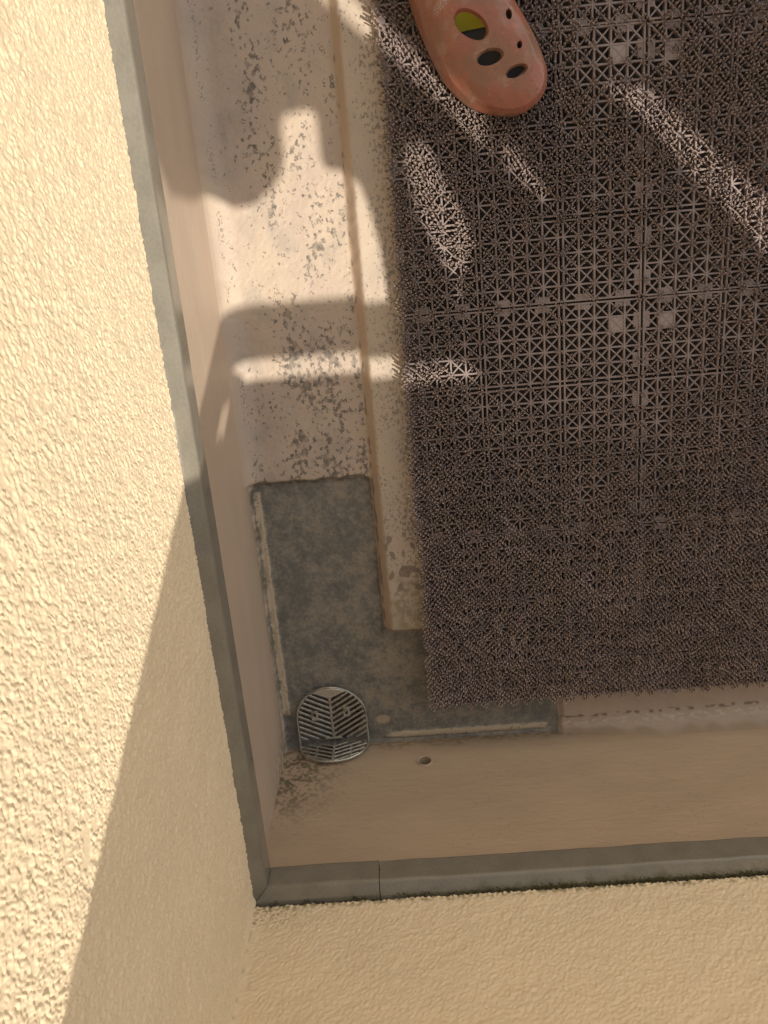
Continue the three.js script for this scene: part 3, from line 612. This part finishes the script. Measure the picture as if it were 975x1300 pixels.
  const yp = new RoundedBoxGeometry(0.046, 0.0012, 0.026, 1, 0.0004); yp.rotateY(-0.4335 + 0.1); yp.translate(yx, 0.0204, yz);
  mesh('printed_patch', yp, std([0.62, 0.56, 0.03], 0.6), insole);
}

// ---------------------------------------------------------------- out of frame: rail, end wall, and added shade casters on a pole
{
  // top rail of the parapet with a gap below it between two blocks
  const h = thing('handrail', 'grey metal top rail set above the parapet on wide blocks', 'handrail', [0, PAR_TOP + 0.0062, 0]);
  mesh('rail', rbx(-0.10, 2.2, 0.058, 0.177, -0.010, 0.004, 0.003), metal, h);
  mesh('block', rbx(-0.10, 0.519, 0.0, 0.0575, -0.009, 0.003, 0.002), metal, h);
  mesh('post', rbx(0.556, 0.586, 0.0, 0.0575, -0.009, 0.003, 0.002), metal, h);
  mesh('block', rbx(0.885, 2.2, 0.0, 0.0575, -0.009, 0.003, 0.002), metal, h);
}
{
  const far = thing('end_wall', 'sunlit cream stucco wall closing the far end of the balcony', 'wall', [0, 0, -LEN]);
  mesh('wall_panel', uvMetres(bx(-0.14, 1.60, -0.3, SIDE_TOP, -0.14, -0.001)), stuccoPlain, far);
  mesh('coping', rbx(-0.15, 1.60, SIDE_TOP + 0.001, SIDE_TOP + 0.03, -0.15, 0.01, 0.004), metal, far);
}
{
  const POLE_Y = 1.75, pole = thing('cutout_pole', 'added thin steel pole on two arms that carries the shade cutouts', 'pole', [0, 0, 0]);  // added only to carry the shade casters below
  const steel = std([0.5, 0.5, 0.5], 0.35, { metalness: 0.7 });
  const pg = new THREE.CylinderGeometry(0.011, 0.011, 1.46, 20); pg.rotateZ(Math.PI / 2); pg.translate(1.47, POLE_Y, -0.25); mesh('pole', pg, steel, pole);
  for (const x of [1.19, 2.10]) { mesh('bracket', mergeGeometries([bx(x - 0.008, x + 0.008, PAR_TOP + 0.005, POLE_Y, 0.03, 0.045), bx(x - 0.008, x + 0.008, POLE_Y - 0.03, POLE_Y - 0.014, -0.265, 0.0299)]), steel, pole); }
  const V = -0.25 - POLE_Y * 0.495;
  const tess = new TessellateModifier(0.04, 7);
  // added shade casters, outlined as their shade falls on the floor: (u, v) -> height and place on the hanging cloth
  function cutout(name, label, uv, z0, rgb, seed) {
    const k = 0.495, pts = uv.map(([u, v]) => new THREE.Vector2(u + (z0 - v), v === V ? POLE_Y : (z0 - v) / k));
    const s = new THREE.Shape(pts); let g = new THREE.ExtrudeGeometry(s, { depth: 0.003, bevelEnabled: false });
    g = tess.modify(g); const p = g.attributes.position;
    for (let i = 0; i < p.count; i++) { const x = p.getX(i), y = p.getY(i); p.setZ(i, p.getZ(i) + z0 + 0.004 * Math.sin(x * 38 + seed) * sst(POLE_Y, 1.4, y)); }
    g.computeVertexNormals();
    const t = thing(name, label, 'laundry', [0, 0, 0], 'added shade casters on the pole');
    mesh('cutout', g, std(rgb, 0.95), t);  // pale, so its sunlit side bounces light onto the parapet
    const xs = uv.filter(q => q[1] === V).map(([u, v]) => u + z0 - v), a = Math.min(...xs), b = Math.max(...xs);
    for (const f of [0.25, 0.75]) { const c = rbx(-0.006, 0.006, -0.045, 0.02, -0.012, 0.016, 0.003); c.translate(lerp(a, b, f), POLE_Y, z0); mesh('peg', c, std([0.5, 0.5, 0.55], 0.5), t); }
  }
  cutout('shade_cutout_near', 'added pale cutout with a scalloped edge casting shade from the near end of the pole', [[-0.105, V], [-0.105, -0.93], [-0.088, -0.885], [-0.04, -0.838], [0, -0.812], [0.032, -0.790], [0.060, -0.790], [0.080, -0.803], [0.094, -0.822], [0.100, -0.845], [0.101, -0.880], [0.107, -0.888], [0.137, -0.888], [0.143, -0.880], [0.144, -0.838], [0.150, -0.826], [0.168, -0.822], [0.180, -0.812], [0.190, -0.785], [0.199, -0.74], [0.206, -0.65], [0.283, -0.65], [0.280, -0.702], [0.264, -0.720], [0.242, -0.770], [0.226, -0.825], [0.228, -0.850], [0.240, -0.865], [0.256, -0.855], [0.270, -0.825], [0.291, -0.775], [0.303, -0.735], [0.297, -0.712], [0.284, -0.700], [0.286, -0.65], [0.52, -0.65], [0.388, -0.782], [0.330, -0.828], [0.276, -0.889], [V + 1.163, V]], -0.25, [0.78, 0.68, 0.50], 0);
  cutout('shade_cutout_mid', 'added narrow pale cutout casting shade between the near and the wide one', [[V + 1.196, V], [0.298, -0.898], [0.343, -0.857], [0.391, -0.790], [0.45, -0.65], [0.745, -0.65], [0.66, -0.694], [0.50, -0.860], [0.46, -0.898], [V + 1.366, V]], -0.266, [0.78, 0.66, 0.46], 2);
  cutout('shade_cutout_wide', 'added wide pale cutout casting shade from the far end of the pole', [[V + 1.362, V], [0.46, -0.905], [0.510, -0.894], [0.70, -0.724], [0.79, -0.65], [1.30, -0.65], [1.30 - 0.466 - 0.0, V]], -0.282, [0.80, 0.70, 0.52], 4);
}
renderer.render(scene, camera);
